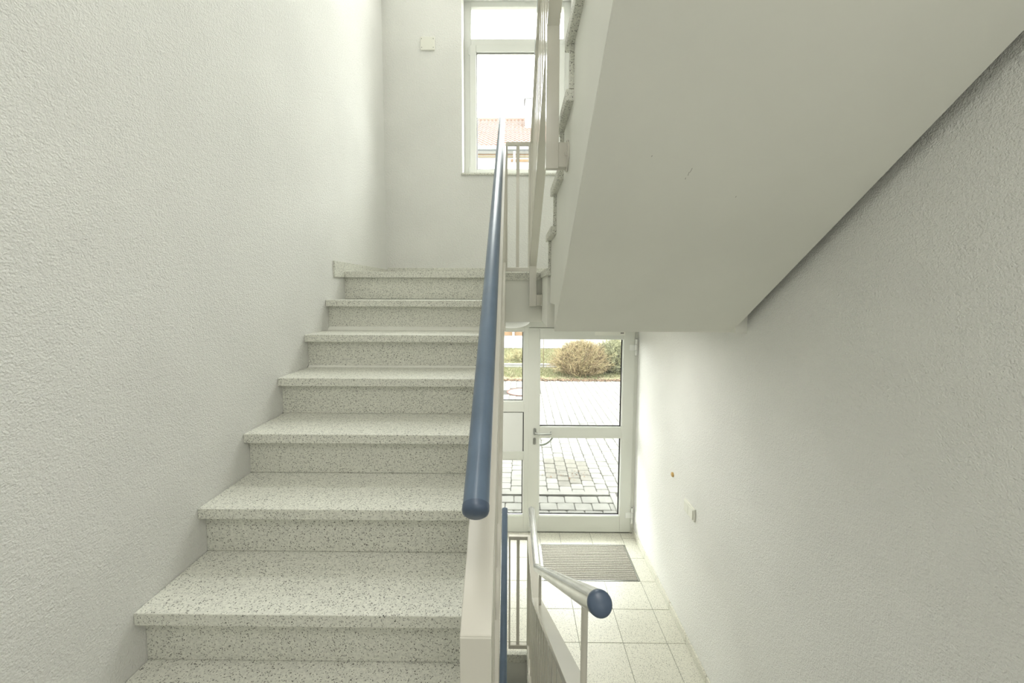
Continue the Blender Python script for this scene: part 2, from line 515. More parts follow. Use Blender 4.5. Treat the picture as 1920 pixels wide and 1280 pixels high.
fx0, fx1 = WX0, WX1
zg_top = wz(4.952); zt0, zt1 = wz(4.600), wz(4.676)
fr = MB(); rect_frame(fr, fx0, fx1, WZ0, WZ1, 0.066, FY, FY + 0.07, tt=WZ1 - zg_top)
fr.box(fx0 + 0.066, fx1 - 0.066, FY, FY + 0.07, zt0 + 0.01, zt1)
fr.build('window_frame', m_pvcw, wn, bevel=0.003)
sa = MB(); rect_frame(sa, wn_x0 := fx0 + 0.052, wn_x1 := fx1 - 0.052, WZ0 + 0.04, zt0 + 0.018, 0.062, FY - 0.014, FY + 0.05)
sa.build('sash', m_pvcw, wn, bevel=0.004)
bd = MB(); rect_frame(bd, wn_x0 + 0.06, wn_x1 - 0.06, WZ0 + 0.10, zt0 - 0.042, 0.010, FY + 0.008, FY + 0.03)
bd.build('glazing_bead', m_pvcw, wn)
gs = MB(); rect_frame(gs, wn_x0 + 0.066, wn_x1 - 0.066, WZ0 + 0.106, zt0 - 0.049, 0.004, FY + 0.004, FY + 0.008)
gs.build('gasket', m_gasket, wn)
MB().box(wn_x0 + 0.06, wn_x1 - 0.06, FY + 0.031, FY + 0.035, WZ0 + 0.10, zt0 - 0.042).build('pane', m_glass, wn)
MB().box(fx0 + 0.066, fx1 - 0.066, FY + 0.031, FY + 0.035, zt1, zg_top).build('pane', m_glass, wn)
for z in (WZ0 + 0.09, zt0 - 0.04):
    MB().tube([(wn_x0 - 0.006, FY - 0.012, z - 0.035), (wn_x0 - 0.006, FY - 0.012, z + 0.035)], 0.007, 10).build('hinge', m_pvcw, wn, smooth=True)
MB().box(WX0 - 0.012, WX1 + 0.012, D - 0.018, FY + 0.02, WZ0 - 0.004, WZ0 + 0.014).build('window_sill', m_terr, wn, bevel=0.002)

w2 = struct_root('added_window', 'added wide white framed window, unseen high above the landing')
fr = MB(); rect_frame(fr, W2[0], W2[1], W2[2], W2[3], 0.05, FY, FY + 0.07)
for xm in (-0.35, 0.35):
    fr.box(xm - 0.03, xm + 0.03, FY, FY + 0.07, W2[2] + 0.05, W2[3] - 0.05)
fr.build('window_frame', m_pvcw, w2, bevel=0.003)
for xa, xb in ((W2[0] + 0.05, -0.38), (-0.32, 0.32), (0.38, W2[1] - 0.05)):
    MB().box(xa, xb, FY + 0.031, FY + 0.035, W2[2] + 0.05, W2[3] - 0.05).build('pane', m_glass, w2)

# ------------------------------------------------------------------ entrance door with sidelight
dr = struct_root('door_1', 'white glazed entrance door with a sidelight')
DY = D + 0.002
fr = MB()
FYB = DY + 0.07
fr.box(DX0, 0.0, DY, FYB, 2.045, DZ1).box(0.0, DX1, DY, FYB, 2.045, DZ1)
fr.box(DX0, DX0 + 0.06, DY, FYB, 0, 2.045)
fr.box(0.088, 0.136, DY, FYB, 0, 2.045)
fr.box(1.146, DX1, DY, FYB, 0, 2.045)
# sidelight members
fr.box(DX0 + 0.06, 0.088, DY, FYB, 2.010, 2.045).box(DX0 + 0.06, 0.088, DY, FYB, 1.218, 1.316)
fr.box(DX0 + 0.06, 0.088, DY, FYB, 0.742, 0.822).box(DX0 + 0.06, 0.088, DY, FYB, 0.0, 0.168)
fr.build('door_frame', m_pvc, dr, bevel=0.002)
SX0, SX1 = DX0 + 0.06, 0.088
for za, zb_ in ((1.316, 2.010), (0.168, 0.742)):
    g = MB(); rect_frame(g, SX0, SX1, za, zb_, 0.010, DY + 0.012, DY + 0.03); g.build('glazing_bead', m_pvcw, dr)
    g = MB(); rect_frame(g, SX0 + 0.004, SX1 - 0.004, za + 0.004, zb_ - 0.004, 0.006, DY + 0.030, DY + 0.036, tb=0.013, tr=0.014); g.build('gasket', m_gasket, dr)
    MB().box(SX0 + 0.002, SX1 - 0.002, DY + 0.036, DY + 0.042, za + 0.002, zb_ - 0.002).build('pane', m_glass, dr)
# letterbox panel in the sidelight: gap at the top and at the right
MB().box(SX0, SX1, DY + 0.040, DY + 0.055, 0.822, 1.218).build('panel_backing', m_gasket, dr)
MB().box(SX0, SX1 - 0.009, DY + 0.010, DY + 0.036, 0.822, 1.210).build('letterbox_panel', m_pvcw, dr, bevel=0.001)
MB().box(SX1 - 0.009, SX1, DY + 0.012, DY + 0.020, 0.822, 0.832).build('panel_stop', m_gasket, dr)
# leaf
lx0, lx1, lz0, lz1 = 0.132, 1.150, 0.012, 2.041
LY = DY - 0.006
lf = MB()
gx0, gx1 = 0.239, 1.042
lf.box(lx0, gx0, LY, LY + 0.06, lz0, lz1).box(gx1, lx1, LY, LY + 0.06, lz0, lz1)
lf.box(gx0, gx1, LY, LY + 0.06, 1.936, lz1).box(gx0, gx1, LY, LY + 0.06, 0.966, 1.068).box(gx0, gx1, LY, LY + 0.06, lz0, 0.172)
lf.build('door_leaf', m_pvc, dr, bevel=0.0025)
for za, zb_ in ((1.068, 1.936), (0.172, 0.966)):
    g = MB(); rect_frame(g, gx0, gx1, za, zb_, 0.006, LY + 0.010, LY + 0.03); g.build('glazing_bead', m_pvcw, dr)
    g = MB(); rect_frame(g, gx0 + 0.003, gx1 - 0.003, za + 0.003, zb_ - 0.003, 0.004, LY + 0.030, LY + 0.037, tb=0.012, tr=0.014); g.build('gasket', m_gasket, dr)
    MB().box(gx0 + 0.002, gx1 - 0.002, LY + 0.037, LY + 0.043, za + 0.002, zb_ - 0.002).build('pane', m_glass, dr)
# gap shadow line round the leaf is real: the leaf stands 6 mm proud and clear of the frame
MB().box(0.127, 1.155, DY + 0.001, DY + 0.004, 0.0, 0.012).build('threshold', m_metal, dr)
st = MB()
st.box(0.112, 1.170, DY + 0.056, DY + 0.074, 2.000, 2.060).box(0.112, 0.150, DY + 0.056, DY + 0.074, 0, 2.0).box(1.130, 1.170, DY + 0.056, DY + 0.074, 0, 2.0).box(0.150, 1.130, DY + 0.056, DY + 0.074, 0.0, 0.03)
st.build('door_stop', m_pvc, dr)
# hinges
for z in (1.860, 0.190):
    h = MB(); hx = 1.158; hy = LY - 0.014
    for a, b in ((-0.078, -0.030), (-0.026, 0.026), (0.030, 0.078)):
        h.tube([(hx, hy, z + a), (hx, hy, z + b)], 0.0115, 14)
    h.box(1.095, 1.150, LY - 0.008, LY, z - 0.030, z + 0.026)
    h.box(1.165, 1.179, LY - 0.012, LY + 0.004, z - 0.078, z + 0.078)
    h.build('hinge', m_pvcw, dr, bevel=0.001, smooth=True)
    MB().tube([(hx, hy, z + 0.078), (hx, hy, z + 0.081)], 0.006, 10).build('hinge_pin', m_gasket, dr)


def oval(mb, x, z, w_, h_, y0, y1, n=10):
    pts = []
    for i in range(n + 1):
        a = math.pi * i / n; pts.append((x + w_ / 2 * math.cos(a), z + h_ / 2 - w_ / 2 + w_ / 2 * math.sin(a)))
    for i in range(n + 1):
        a = math.pi + math.pi * i / n; pts.append((x + w_ / 2 * math.cos(a), z - h_ / 2 + w_ / 2 + w_ / 2 * math.sin(a)))
    return mb.prism(pts, 'y', y0, y1)


hd = oval(MB(), 0.195, 1.028, 0.028, 0.072, LY - 0.009, LY).build('handle_rose', m_metal, dr, bevel=0.002)
hp = [(0.197, LY - 0.005, 1.030), (0.197, LY - 0.035, 1.029), (0.205, LY - 0.050, 1.026), (0.225, LY - 0.056, 1.021), (0.26, LY - 0.056, 1.018), (0.335, LY - 0.055, 1.019), (0.348, LY - 0.048, 1.021), (0.352, LY - 0.028, 1.020), (0.352, LY - 0.014, 1.022)]
MB().tube(hp, 0.0095, 14).build('lever', m_metal, hd, smooth=True)
lk = oval(MB(), 0.193, 0.934, 0.028, 0.072, LY - 0.008, LY).build('lock_plate', m_metal, dr, bevel=0.002)
MB().disc((0.193, LY - 0.008, 0.940), (0, -1, 0), 0.0085, 0.004, 16).box(0.1885, 0.1975, LY - 0.011, LY - 0.008, 0.915, 0.936).build('cylinder', m_screw, lk)
# outside pull: a bent tube on the outer face
oc = (0.250, 0.992); orad = 0.140
pts = [(oc[0] + orad, LY + 0.055, 1.005), (oc[0] + orad, LY + 0.09, 1.000)]
for i in range(13):
    a = -math.radians(8) - math.radians(82) * i / 12
    pts.append((oc[0] + orad * math.cos(a), LY + 0.11, oc[1] + orad * math.sin(a)))
pts += [(0.205, LY + 0.10, oc[1] - orad), (0.200, LY + 0.055, oc[1] - orad)]
MB().tube(pts, 0.0125, 14).build('outside_pull', m_metal, dr, smooth=True)
# closer cover at the top right of the leaf
cl = MB().box(0.762, 1.052, LY - 0.004, LY, 1.972, 2.030).build('closer_cover', m_white, dr, bevel=0.001)
pr = MB()
for i in range(3):
    pr.box(1.008 + i * 0.0105, 1.0165 + i * 0.0105, LY - 0.0048, LY - 0.004, 1.990, 2.000)
pr.build('print_mark', m_ink, cl)

# ------------------------------------------------------------------ railings
SK = -0.015   # the railings run very slightly skew to the walls


def ribbon(mb, xf, w_, poly):
    """poly in (y, z), extruded across x by w_ about the line xf(y)"""
    n = len(poly); vs = []
    for sgn in (-0.5, 0.5):
        for y, z in poly:
            vs.append((xf(y) + sgn * w_, y, z))
    fs = [tuple(range(n - 1, -1, -1)), tuple(range(n, 2 * n))] + [(i, (i + 1) % n, n + (i + 1) % n, n + i) for i in range(n)]
    return mb.add(vs, fs)


def chord(path, t):
    """closed band of vertical thickness t below the path"""
    return list(path) + [(y, z - t) for y, z in reversed(path)]


def lerp_path(path, y):
    for (a, za), (b, zb__) in zip(path, path[1:]):
        if min(a, b) - 1e-9 <= y <= max(a, b) + 1e-9:
            return za + (zb__ - za) * (y - a) / (b - a)
    return None


def railing(label, x0, yref, rail, top, bottom, tube_r, rail_mat, cw, posts, bw=0.016, step=0.118, stems=(), cap=None, brackets=(), end_posts=True, far_round=False):
    xf = lambda y: x0 + SK * (y - yref)
    root = thing('stair_railing', label, 'railing', (xf(top[0][0]), top[0][0], bottom[0][1]))
    pts = [(xf(y), y, z) for y, z in rail]
    t = MB().tube(pts, tube_r, 28, round_end=(False, far_round)).build('handrail', rail_mat, root, smooth=True, angle=0.9)
    if cap:
        d = (Vector(pts[0]) - Vector(pts[1])).normalized(); p0 = Vector(pts[0])
        q = [p0 - d * 0.004, p0 + d * 0.003, p0 + d * 0.007, p0 + d * 0.010, p0 + d * 0.0115]
        r = [tube_r * 1.03, tube_r * 1.03, tube_r * 0.97, tube_r * 0.75, tube_r * 0.02]
        MB().tube(q, r, 32).build('end_cap', m_bluecap, root, smooth=True, angle=1.2)
    ribbon(MB(), xf, cw, chord(top, 0.024)).build('top_chord', m_cream, root, bevel=0.0018)
    ribbon(MB(), xf, cw, chord(bottom, 0.024)).build('bottom_chord', m_cream, root, bevel=0.003)
    # end posts
    for (y, za, zb__, th) in posts:
        ribbon(MB(), xf, cw, [(y, za), (y + th, za), (y + th, zb__), (y, zb__)]).build('post', m_cream, root, bevel=0.0015)
    lo = max(min(p[0] for p in top), min(p[0] for p in bottom)); hi = min(max(p[0] for p in top), max(p[0] for p in bottom))
    n = int((hi - lo) / step)
    for i in range(1, n + 1):
        y = lo + (hi - lo) * i / (n + 1)
        za = lerp_path(bottom, y) - 0.008; zb__ = lerp_path(top, y) - 0.016
        ribbon(MB(), xf, bw * 1.5, [(y - bw / 2, za), (y + bw / 2, za), (y + bw / 2, zb__), (y - bw / 2, zb__)]).build('baluster', m_cream, root)
    for y in stems:
        za = lerp_path(top, y) - 0.004; zb__ = lerp_path(rail, y)
        MB().tube([(xf(y), y, za), (xf(y), y, zb__ - tube_r * 0.6)], 0.0065, 12).build('stem', m_cream, root, smooth=True)
    for (y, z, xb, h_) in brackets:
        sx = xf(y) + math.copysign(cw / 2, xb - xf(y))
        b = MB().box(min(sx, xb), max(sx, xb), y, y + 0.045, z, z + h_).build('bracket', m_cream, root, bevel=0.002)
        c = (xb, y + 0.022, z + h_ / 2); sg = -1 if xb > sx else 1
        MB().disc(c, (sg, 0, 0), h_ * 0.62, 0.007, 28).build('wall_plate', m_cream, b, bevel=0.001)
        MB().disc((xb + sg * 0.006, y - 0.002, z + h_ * 0.55), (0, -1, 0), 0.010, 0.005, 12).build('bolt', m_cream, b)
    return root, xf


M1 = 0.684
# A: middle railing along the left flight
AY, AZ = 0.58, 2.072
railA = [(AY, AZ), (1.3, AZ + (1.3 - AY) * 0.655), (2.9, AZ + (2.9 - AY) * 0.655)]
mA = 0.655
topA = [(AY - 0.01, AZ - 0.190), (2.90, AZ + (2.90 - AY) * mA - 0.200)]
botA = [(AY - 0.01, 1.03), (2.72, 2.50), (2.90, 2.60)]
railing('blue painted handrail on a cream steel balustrade climbing to the window landing', -0.0565, AY, railA, topA, botA, 0.0195, m_blue, 0.047,
        [(AY - 0.0112, 0.95, AZ - 0.192, 0.022), (2.88, 2.11, AZ + (2.9 - AY) * mA - 0.21, 0.022)],
        stems=(0.75, 1.6, 2.5), cap=True, brackets=((2.86, 2.12, -0.155, 0.06), (1.7, 1.62, -0.155, 0.06)))
# B: lower right railing, level part by the door then rising towards the camera
kB = 0.66
railB = [(0.625, 1.0 + (1.975 - 0.625) * kB), (1.965, 1.006), (1.99, 1.0), (2.54, 1.0)]
topB = [(0.60, 0.80 + (1.985 - 0.60) * kB - 0.02), (2.025, 0.806), (2.575, 0.806)]
botB = [(0.60, 0.16 + (1.985 - 0.60) * kB), (1.90, 0.22), (2.10, 0.06), (2.575, 0.06)]
railing('worn bare metal handrail with blue end cap on a cream balustrade above the tiles', 0.1165, 1.99, railB, topB, botB, 0.0192, m_steel, 0.044,
        [(0.59, 0.90, 1.69, 0.022), (2.553, -0.20, 0.80, 0.022)], stems=(0.745, 1.80), cap=True, far_round=True,
        brackets=())
# C: railing along the upper flight
kC = 0.672
railC = [(2.90, 3.60), (0.25, 3.60 + 2.65 * kC)]
topC = [(2.93, 3.405), (0.25, 3.405 + 2.68 * kC)]
botC = [(2.93, 2.572), (0.25, 2.572 + 2.68 * kC)]
zc = lambda y, b: b + (2.93 - y) * kC
railing('cream balustrade of the upper flight seen from below beside the overhanging treads', 0.124, 2.9, railC, topC, botC, 0.0190, m_blue, 0.050,
        [(2.905, 2.285, 3.40, 0.025), (1.66, 2.870, zc(1.66, 2.56), 0.030), (0.40, 3.75, zc(0.40, 2.56), 0.03)],
        stems=(2.7, 1.8, 0.8), brackets=((2.90, 2.290, 0.192, 0.075), (1.66, 2.875, 0.206, 0.095)))
# D: railing of the cellar flight, below A
kD = 0.684
railD = [(2.57, 0.985), (0.25, 0.985 - 2.32 * kD)]
topD = [(2.57, 0.785), (0.25, 0.785 - 2.32 * kD)]
botD = [(2.57, 0.06), (0.25, 0.06 - 2.32 * kD)]
railing('blue handrail dropping steeply in the stair well below the middle balustrade', -0.062, 2.57, railD, topD, botD, 0.0185, m_blue, 0.026,
        [(2.555, -0.20, 0.78, 0.022)], stems=(2.3, 1.2), cap=None)


def guard(label, y, x0, x1, zt, ztb, zb0, zb1, bar, cw):
    root = thing('guard_panel', label, 'railing', ((x0 + x1) / 2, y, zb0))
    MB().box(x0, x1, y, y + cw, ztb, zt).build('top_bar', m_cream, root, bevel=0.002)
    MB().box(x0, x1, y, y + cw, zb0, zb1).build('bottom_bar', m_cream, root, bevel=0.002)
    MB().box(x0, x0 + 0.012, y, y + cw, zb1, ztb).build('end_bar', m_cream, root)
    MB().box(x1 - 0.010, x1, y, y + cw, zb1, ztb).build('end_bar', m_cream, root)
    MB().box(bar[0], bar[1], y + 0.004, y + 0.020, zb1, ztb).build('middle_bar', m_cream, root)
    return root


guard('narrow cream guard panel across the stair well at landing height under the window', 2.905, -0.068, 0.0983, 3.408, 3.385, 2.527, 2.556, (0.004, 0.026), 0.024)
guard('narrow cream guard panel across the stair well before the tiled entrance floor', 2.555, -0.036, 0.094, 0.807, 0.783, 0.030, 0.056, (0.0155, 0.0355), 0.024)

# ------------------------------------------------------------------ small things on the walls
jb = thing('junction_box', 'square off-white blank cover plate screwed to the wall beside the window', 'box', (-0.806, D, 4.63))
MB().box(-0.872, -0.740, D - 0.014, D, 4.572, 4.690).build('cover', m_white, jb, bevel=0.008, seg=3)
for dx in (-0.053, 0.053):
    for dz in (-0.035, 0.040):
        MB().disc((-0.806 + dx, D - 0.014, 4.631 + dz), (0, -1, 0), 0.0045, 0.0015, 10).build('screw', m_screw, jb)
so = thing('switch_socket_plate', 'cream double plate with light switch and socket on the wall by the entrance', 'switch', (WR, 2.67, 0.93))
MB().box(WR - 0.014, WR, 2.588, 2.745, 0.893, 0.978).build('frame_plate', m_white, so, bevel=0.003)
MB().box(WR - 0.021, WR - 0.014, 2.597, 2.664, 0.902, 0.969).build('rocker', m_white, so, bevel=0.003)
MB().box(WR - 0.018, WR - 0.014, 2.672, 2.738, 0.902, 0.969).build('socket_face', m_white, so, bevel=0.003)
yc = MB().tube([(WR - 0.0005, 2.985, 1.033), (WR - 0.010, 2.985, 1.033), (WR - 0.014, 2.985, 1.033)], [0.017, 0.017, 0.009], 18).build('wall_button', m_yellow, None, smooth=True)
tag(yc, 'tiny round ochre plastic plug on the wall above the switch plate', 'plug')
# ceiling globe below the landing
cg = thing('ceiling_lamp', 'white opal dome lamp under the landing, half hidden above the sidelight', 'lamp', (-0.03, 3.20, 2.17))
vs = []; prof = []
for i in range(10):
    a = math.pi / 2 * i / 9
    prof.append((0.150 * math.cos(a), 2.165 - 0.062 * math.sin(a)))
mb = MB(); n = 36
for r, z in prof:
    vs += [(-0.03 + max(r, 0.0005) * math.cos(2 * math.pi * k / n), 3.20 + max(r, 0.0005) * math.sin(2 * math.pi * k / n), z) for k in range(n)]
fs = [(i * n + k, i * n + (k + 1) % n, (i + 1) * n + (k + 1) % n, (i + 1) * n + k) for i in range(9) for k in range(n)]
mb.add(vs, fs); mb.build('opal_dome', mat('opal_glass', (0.82, 0.83, 0.80), 0.3), cg, smooth=True)
MB().disc((-0.03, 3.20, 2.1695), (0, 0, -1), 0.156, 0.008, 36).build('lamp_base', m_pvcw, cg)
# housings of the added, unseen fill lights; not lamps of the stairwell
for x, y, z, sx, sy, lab in ((-0.2, 0.2, 6.97, 1.4, 1.4, 'square white housing of an added fill light over the upper floor'),
                             (0.2, -0.45, 3.97, 0.6, 0.6, 'small square white housing of an added fill light above the camera')):
    o = thing('ceiling_lamp', lab, 'lamp', (x, y, z))
    MB().box(x - sx / 2, x + sx / 2, y - sy / 2, y + sy / 2, z - 0.05, z + 0.012).build('fill_light_housing', m_pvcw, o)
o = thing('ceiling_lamp', 'square white added fill light under the landing, out of sight behind the left flight', 'lamp', (-0.75, 3.2, 2.17))
MB().box(-0.92, -0.58, 3.03, 3.37, 2.115, 2.17).build('fill_light_housing', m_pvcw, o)
o = thing('ceiling_lamp', 'square white added fill light under the landing before the glass door, hidden by the sloping flight', 'lamp', (0.36, 2.68, 2.18))
MB().box(0.20, 0.52, 2.59, 2.91, 2.166, 2.18).build('fill_light_housing', m_pvcw, o)
o = thing('added_wall_lamp', 'long white added fill light between the stair window and the added one above', 'lamp', (0, D, 5.29))
MB().box(-0.88, 0.88, 3.88, D, 5.17, 5.41).build('fill_light_housing', m_pvcw, o)
o = thing('added_wall_lamp', 'square white added fill light on the wall behind the camera', 'lamp', (0.5, BACK, 2.6))
MB().box(0.03, 0.97, BACK, -1.08, 2.13, 3.07).build('fill_light_housing', m_pvcw, o)

# ------------------------------------------------------------------ outside
EX = 0.015   # the yard runs slightly skew to the door


def gx(x, y):
    return x + EX * (y - 4.3)


GZ = -0.035
m_pave = speckle_paint('concrete_paver', (0.090, 0.088, 0.079), 0.95, 0.16, 7)
m_paved = speckle_paint('dirty_concrete_paver', (0.064, 0.060, 0.050), 0.95, 0.2, 9)
m_joint = speckle_paint('joint_sand', (0.019, 0.017, 0.013), 1.0, 0.3, 8)
m_soil = speckle_paint('soil', (0.055, 0.042, 0.027), 1.0, 0.3, 3)
gr = MB().box(-30, 40, D + 0.36, 40, -0.6, GZ - 0.035).build('ground', m_soil); gr['kind'] = 'structure'
yard = struct_root('pavement', 'pale concrete block paving of the yard')
MB().box(-1.6, 5.6, D + 0.10, 11.22, GZ - 0.06, GZ - 0.012).build('joint_bed', m_joint, yard)
MB().box(-1.2, 1.6, D + 0.06, D + 0.38, GZ - 0.03, GZ + 0.018).build('door_step', m_pave, yard, bevel=0.004)
meshes = {}


def stone_mesh(key, sx, sy, h_, bev):
    if key not in meshes:
        bm = bmesh.new()
        q = [(-sx / 2, -sy / 2), (sx / 2, -sy / 2), (sx / 2, sy / 2), (-sx / 2, sy / 2)]
        c = 0.012
        ring = []
        for i, (x, y) in enumerate(q):
            nx, ny = q[(i + 1) % 4]; px, py_ = q[i - 1]
            for tx, ty_ in ((px, py_), (nx, ny)):
                l = math.hypot(tx - x, ty_ - y)
                ring.append((x + (tx - x) / l * c + random.uniform(-.003, .003), y + (ty_ - y) / l * c + random.uniform(-.003, .003)))
        lo = [bm.verts.new((x, y, -h_)) for x, y in ring]
        hi = [bm.verts.new((x, y, -bev)) for x, y in ring]
        tp = [bm.verts.new((x * (1 - 2 * bev / sx), y * (1 - 2 * bev / sy), 0)) for x, y in ring]
        for a, b in ((lo, hi), (hi, tp)):
            for i in range(8):
                bm.faces.new((a[i], a[(i + 1) % 8], b[(i + 1) % 8], b[i]))
        bm.faces.new(tp)
        me = bpy.data.meshes.new('paving_stone'); bm.to_mesh(me); bm.free(); me.materials.append(m_pave)
        meshes[key] = me
    return meshes[key]


stones = []   # (x, y, sx, sy, rot)
# near strip: running bond parallel to the door
yk = 4.745
for r in range(3):
    y = yk - 0.085 - 0.160 * r
    off = 0.0985 * (r % 2)
    x = -0.9 + off
    while x < 1.66:
        stones.append((x, y, 0.191, 0.152, 0)); x += 0.1975
# field: columns running away from the door, joints staggered from column to column
cw_, rl = 0.150, 0.152
for c in range(-9, 34):
    x = 0.02 + c * cw_
    y = 4.838
    if c % 2:
        stones.append((x, y + 0.037, cw_ - 0.005, 0.070, 0)); y += 0.076
    while y < 11.1:
        # only what the door could show from near the photograph's position
        xr = x + EX * (y - 4.3)
        if -0.35 - 0.12 * (y - 4) < xr < 1.1 / 3.9 * y + 0.45:
            stones.append((x, y + rl / 2, cw_ - 0.005, rl - 0.005, 0))
        y += rl
stones.sort(key=lambda s_: s_[1])
cover = (0.02, 9.2)
near = []; rest = []
for s_ in stones:
    x, y = gx(s_[0], s_[1]), s_[1]
    if math.hypot(x - 0.18, y - 9.84) < 0.44:
        continue
    vis = (0.13 / 3.94 * y < x < 1.10 / 3.94 * y or -0.03 / 3.94 * y - .1 < x < 0.1 / 3.94 * y)
    (near if vis and len(near) < 298 else rest).append(s_)
for i, (x, y, sx, sy, rt) in enumerate(near):
    me = stone_mesh((sx, sy, i % 6), sx, sy, 0.05, 0.006)
    dirty = math.hypot(gx(x, y) - 0.70, (y - 5.48) * 0.8) < 0.34
    o = bpy.data.objects.new('paving_stone', me); COL.objects.link(o); o.parent = yard
    o.location = (gx(x, y), y, GZ + random.uniform(-0.003, 0.003)); o.rotation_euler = (random.uniform(-.012, .012), random.uniform(-.012, .012), -EX + random.uniform(-.012, .012))
    if dirty:
        o.material_slots[0].link = 'OBJECT'; o.material_slots[0].material = m_paved
mb = MB()
for (x, y, sx, sy, rt) in rest:
    X = gx(x, y); z = GZ + random.uniform(-0.003, 0.003); b = 0.006
    lo = [(X + a * sx / 2, y + c * sy / 2, GZ - 0.05) for a, c in ((-1, -1), (1, -1), (1, 1), (-1, 1))]
    m1 = [(p[0], p[1], z - b) for p in lo]
    tp = [(X + a * (sx / 2 - b), y + c * (sy / 2 - b), z) for a, c in ((-1, -1), (1, -1), (1, 1), (-1, 1))]
    mb.add(lo + m1 + tp, [(0, 1, 5, 4), (1, 2, 6, 5), (2, 3, 7, 6), (3, 0, 4, 7), (4, 5, 9, 8), (5, 6, 10, 9), (6, 7, 11, 10), (7, 4, 8, 11), (8, 9, 10, 11)])
mb.build('paving_stones', m_pave, yard, kind='stuff')
# edging strip between the two bonds
MB().box(-1.4, 1.13, 4.755, 4.832, GZ - 0.05, GZ + 0.012).build('edging_strip', m_pave, yard, bevel=0.004)
MB().prism([(1.13, 4.10), (1.19, 4.10), (1.21, 4.80), (1.14, 4.80)], 'z', GZ - 0.05, GZ + 0.012).build('edging_strip', m_pave, yard, bevel=0.003)
cn = thing('added_canopy', 'added flat concrete canopy, unseen, shading the entrance door from the sky', 'canopy', (0.3, D + 0.36, 2.42))  # added out of view to cut the sky light entering the door
MB().box(-1.3, 1.9, D + 0.36, D + 1.45, 2.42, 2.54).build('added_canopy_slab', m_smooth, cn)
MB().box(-1.32, 1.92, D + 0.36, D + 1.47, 2.54, 2.56).build('added_canopy_flashing', m_metal, cn)
# manhole cover
mh = thing('manhole_cover', 'round manhole cover with a rust-red rim in the yard paving', 'manhole', (0.18, 9.84, GZ))
MB().tube([(0.18, 9.84, GZ - 0.05), (0.18, 9.84, GZ - 0.002)], 0.34, 40).build('cover_plate', m_pave, mh)
rg = MB(); n = 48
vs = []
for r, z in ((0.345, GZ - 0.05), (0.345, GZ + 0.004), (0.375, GZ + 0.004), (0.375, GZ - 0.05)):
    vs += [(0.18 + r * math.cos(2 * math.pi * k / n), 9.84 + r * math.sin(2 * math.pi * k / n), z) for k in range(n)]
rg.add(vs, [(i * n + k, i * n + (k + 1) % n, (i + 1) * n + (k + 1) % n, (i + 1) * n + k) for i in range(3) for k in range(n)])
rg.build('cover_ring', mat('rusty_iron', (0.060, 0.026, 0.019), 0.9), mh)
# bird-spilt crumbs and dry leaves lying on the yard
m_leaf = [speckle_paint('dry_leaf_brown', (0.080, 0.050, 0.030), 0.9, 0.5, 40), mat('dry_leaf_tan', (0.12, 0.085, 0.045), 0.9)]


def leaf_mess(name, mt, n, fx, size, label, cat=None, kind='stuff'):
    mb = MB()
    for _ in range(n):
        x, y, z = fx(); a = random.uniform(0, 6.28); s_ = size * random.uniform(0.6, 1.3)
        dx, dy = math.cos(a) * s_, math.sin(a) * s_
        h1, h2 = random.uniform(0, s_ * 0.6), random.uniform(0, s_ * 0.6)
        mb.add([(x - dx, y - dy, z), (x + dy * .5, y - dx * .5, z + h1), (x + dx, y + dy, z + 0.002), (x - dy * .5, y + dx * .5, z + h2)], [(0, 1, 2), (0, 2, 3)])
    o = mb.build(name, mt); o['kind'] = kind; o['label'] = label
    if cat:
        o['category'] = cat
    return o


def rn(a, b):
    return random.uniform(a, b)


leaf_mess('leaf_litter', m_leaf[0], 3200, lambda: (rn(-1.5, 4.2), 11.02 + abs(random.gauss(0, 0.36)), GZ + 0.004), 0.035, 'brown dry leaves along the far edge of the yard', 'leaves')
leaf_mess('crumbs', m_leaf[0], 26, lambda: (random.gauss(0.68, 0.15), random.gauss(5.33, 0.09), GZ + 0.004), 0.016, 'scattered bits of dry leaf on the stained paving stones outside the door', 'leaves')
leaf_mess('crumbs', m_pave, 26, lambda: (random.gauss(0.70, 0.10), random.gauss(5.34, 0.06), GZ + 0.006), 0.014, 'scattered pale crumbs on the stained paving stones outside the door', 'crumbs')

# lawn, path, kerb
m_grass = mat('lawn_grass', (0.07, 0.08, 0.03), 1.0)
_v = coords(m_grass)
L(m_grass, ramp(m_grass, noise_tex(m_grass, _v, 6, 4, 0.7), [(0.35, (0.0578, 0.0714, 0.0221)), (0.5, (0.0978, 0.0952, 0.0467)), (0.68, (0.136, 0.119, 0.0765))]), m_grass.node_tree.nodes['Principled BSDF'].inputs['Base Color'])
m_path = speckle_paint('gravel_path', (0.065, 0.063, 0.056), 1.0, 0.3, 30)
lawn = MB().box(-8, 12, 11.24, 12.95, GZ - 0.03, GZ + 0.01).build('lawn', m_grass); lawn['kind'] = 'structure'
path = MB().box(-8, 12, 12.97, 13.27, GZ - 0.03, GZ + 0.02).build('path', m_path); path['kind'] = 'structure'
kb = MB().box(-8, 12, 13.27, 13.50, GZ - 0.03, GZ + 0.06).build('kerb', m_pave); kb['kind'] = 'structure'
bank = MB().box(-10, 14, 13.50, 17.25, GZ - 0.03, GZ + 0.02).build('lawn_bank', m_grass); bank['kind'] = 'structure'


def grass(name, n, fx, h_, mt, label):
    mb = MB()
    for _ in range(n):
        x, y, z = fx(); a = rn(0, 6.28); hh = h_ * rn(.5, 1.3); lx, ly = rn(-.5, .5) * hh, rn(-.5, .5) * hh; wd = 0.006
        mb.add([(x - wd * math.cos(a), y - wd * math.sin(a), z), (x + wd * math.cos(a), y + wd * math.sin(a), z), (x + lx, y + ly, z + hh)], [(0, 1, 2)])
    o = mb.build(name, mt); o['kind'] = 'stuff'; o['label'] = label; o['category'] = 'grass'
    return o


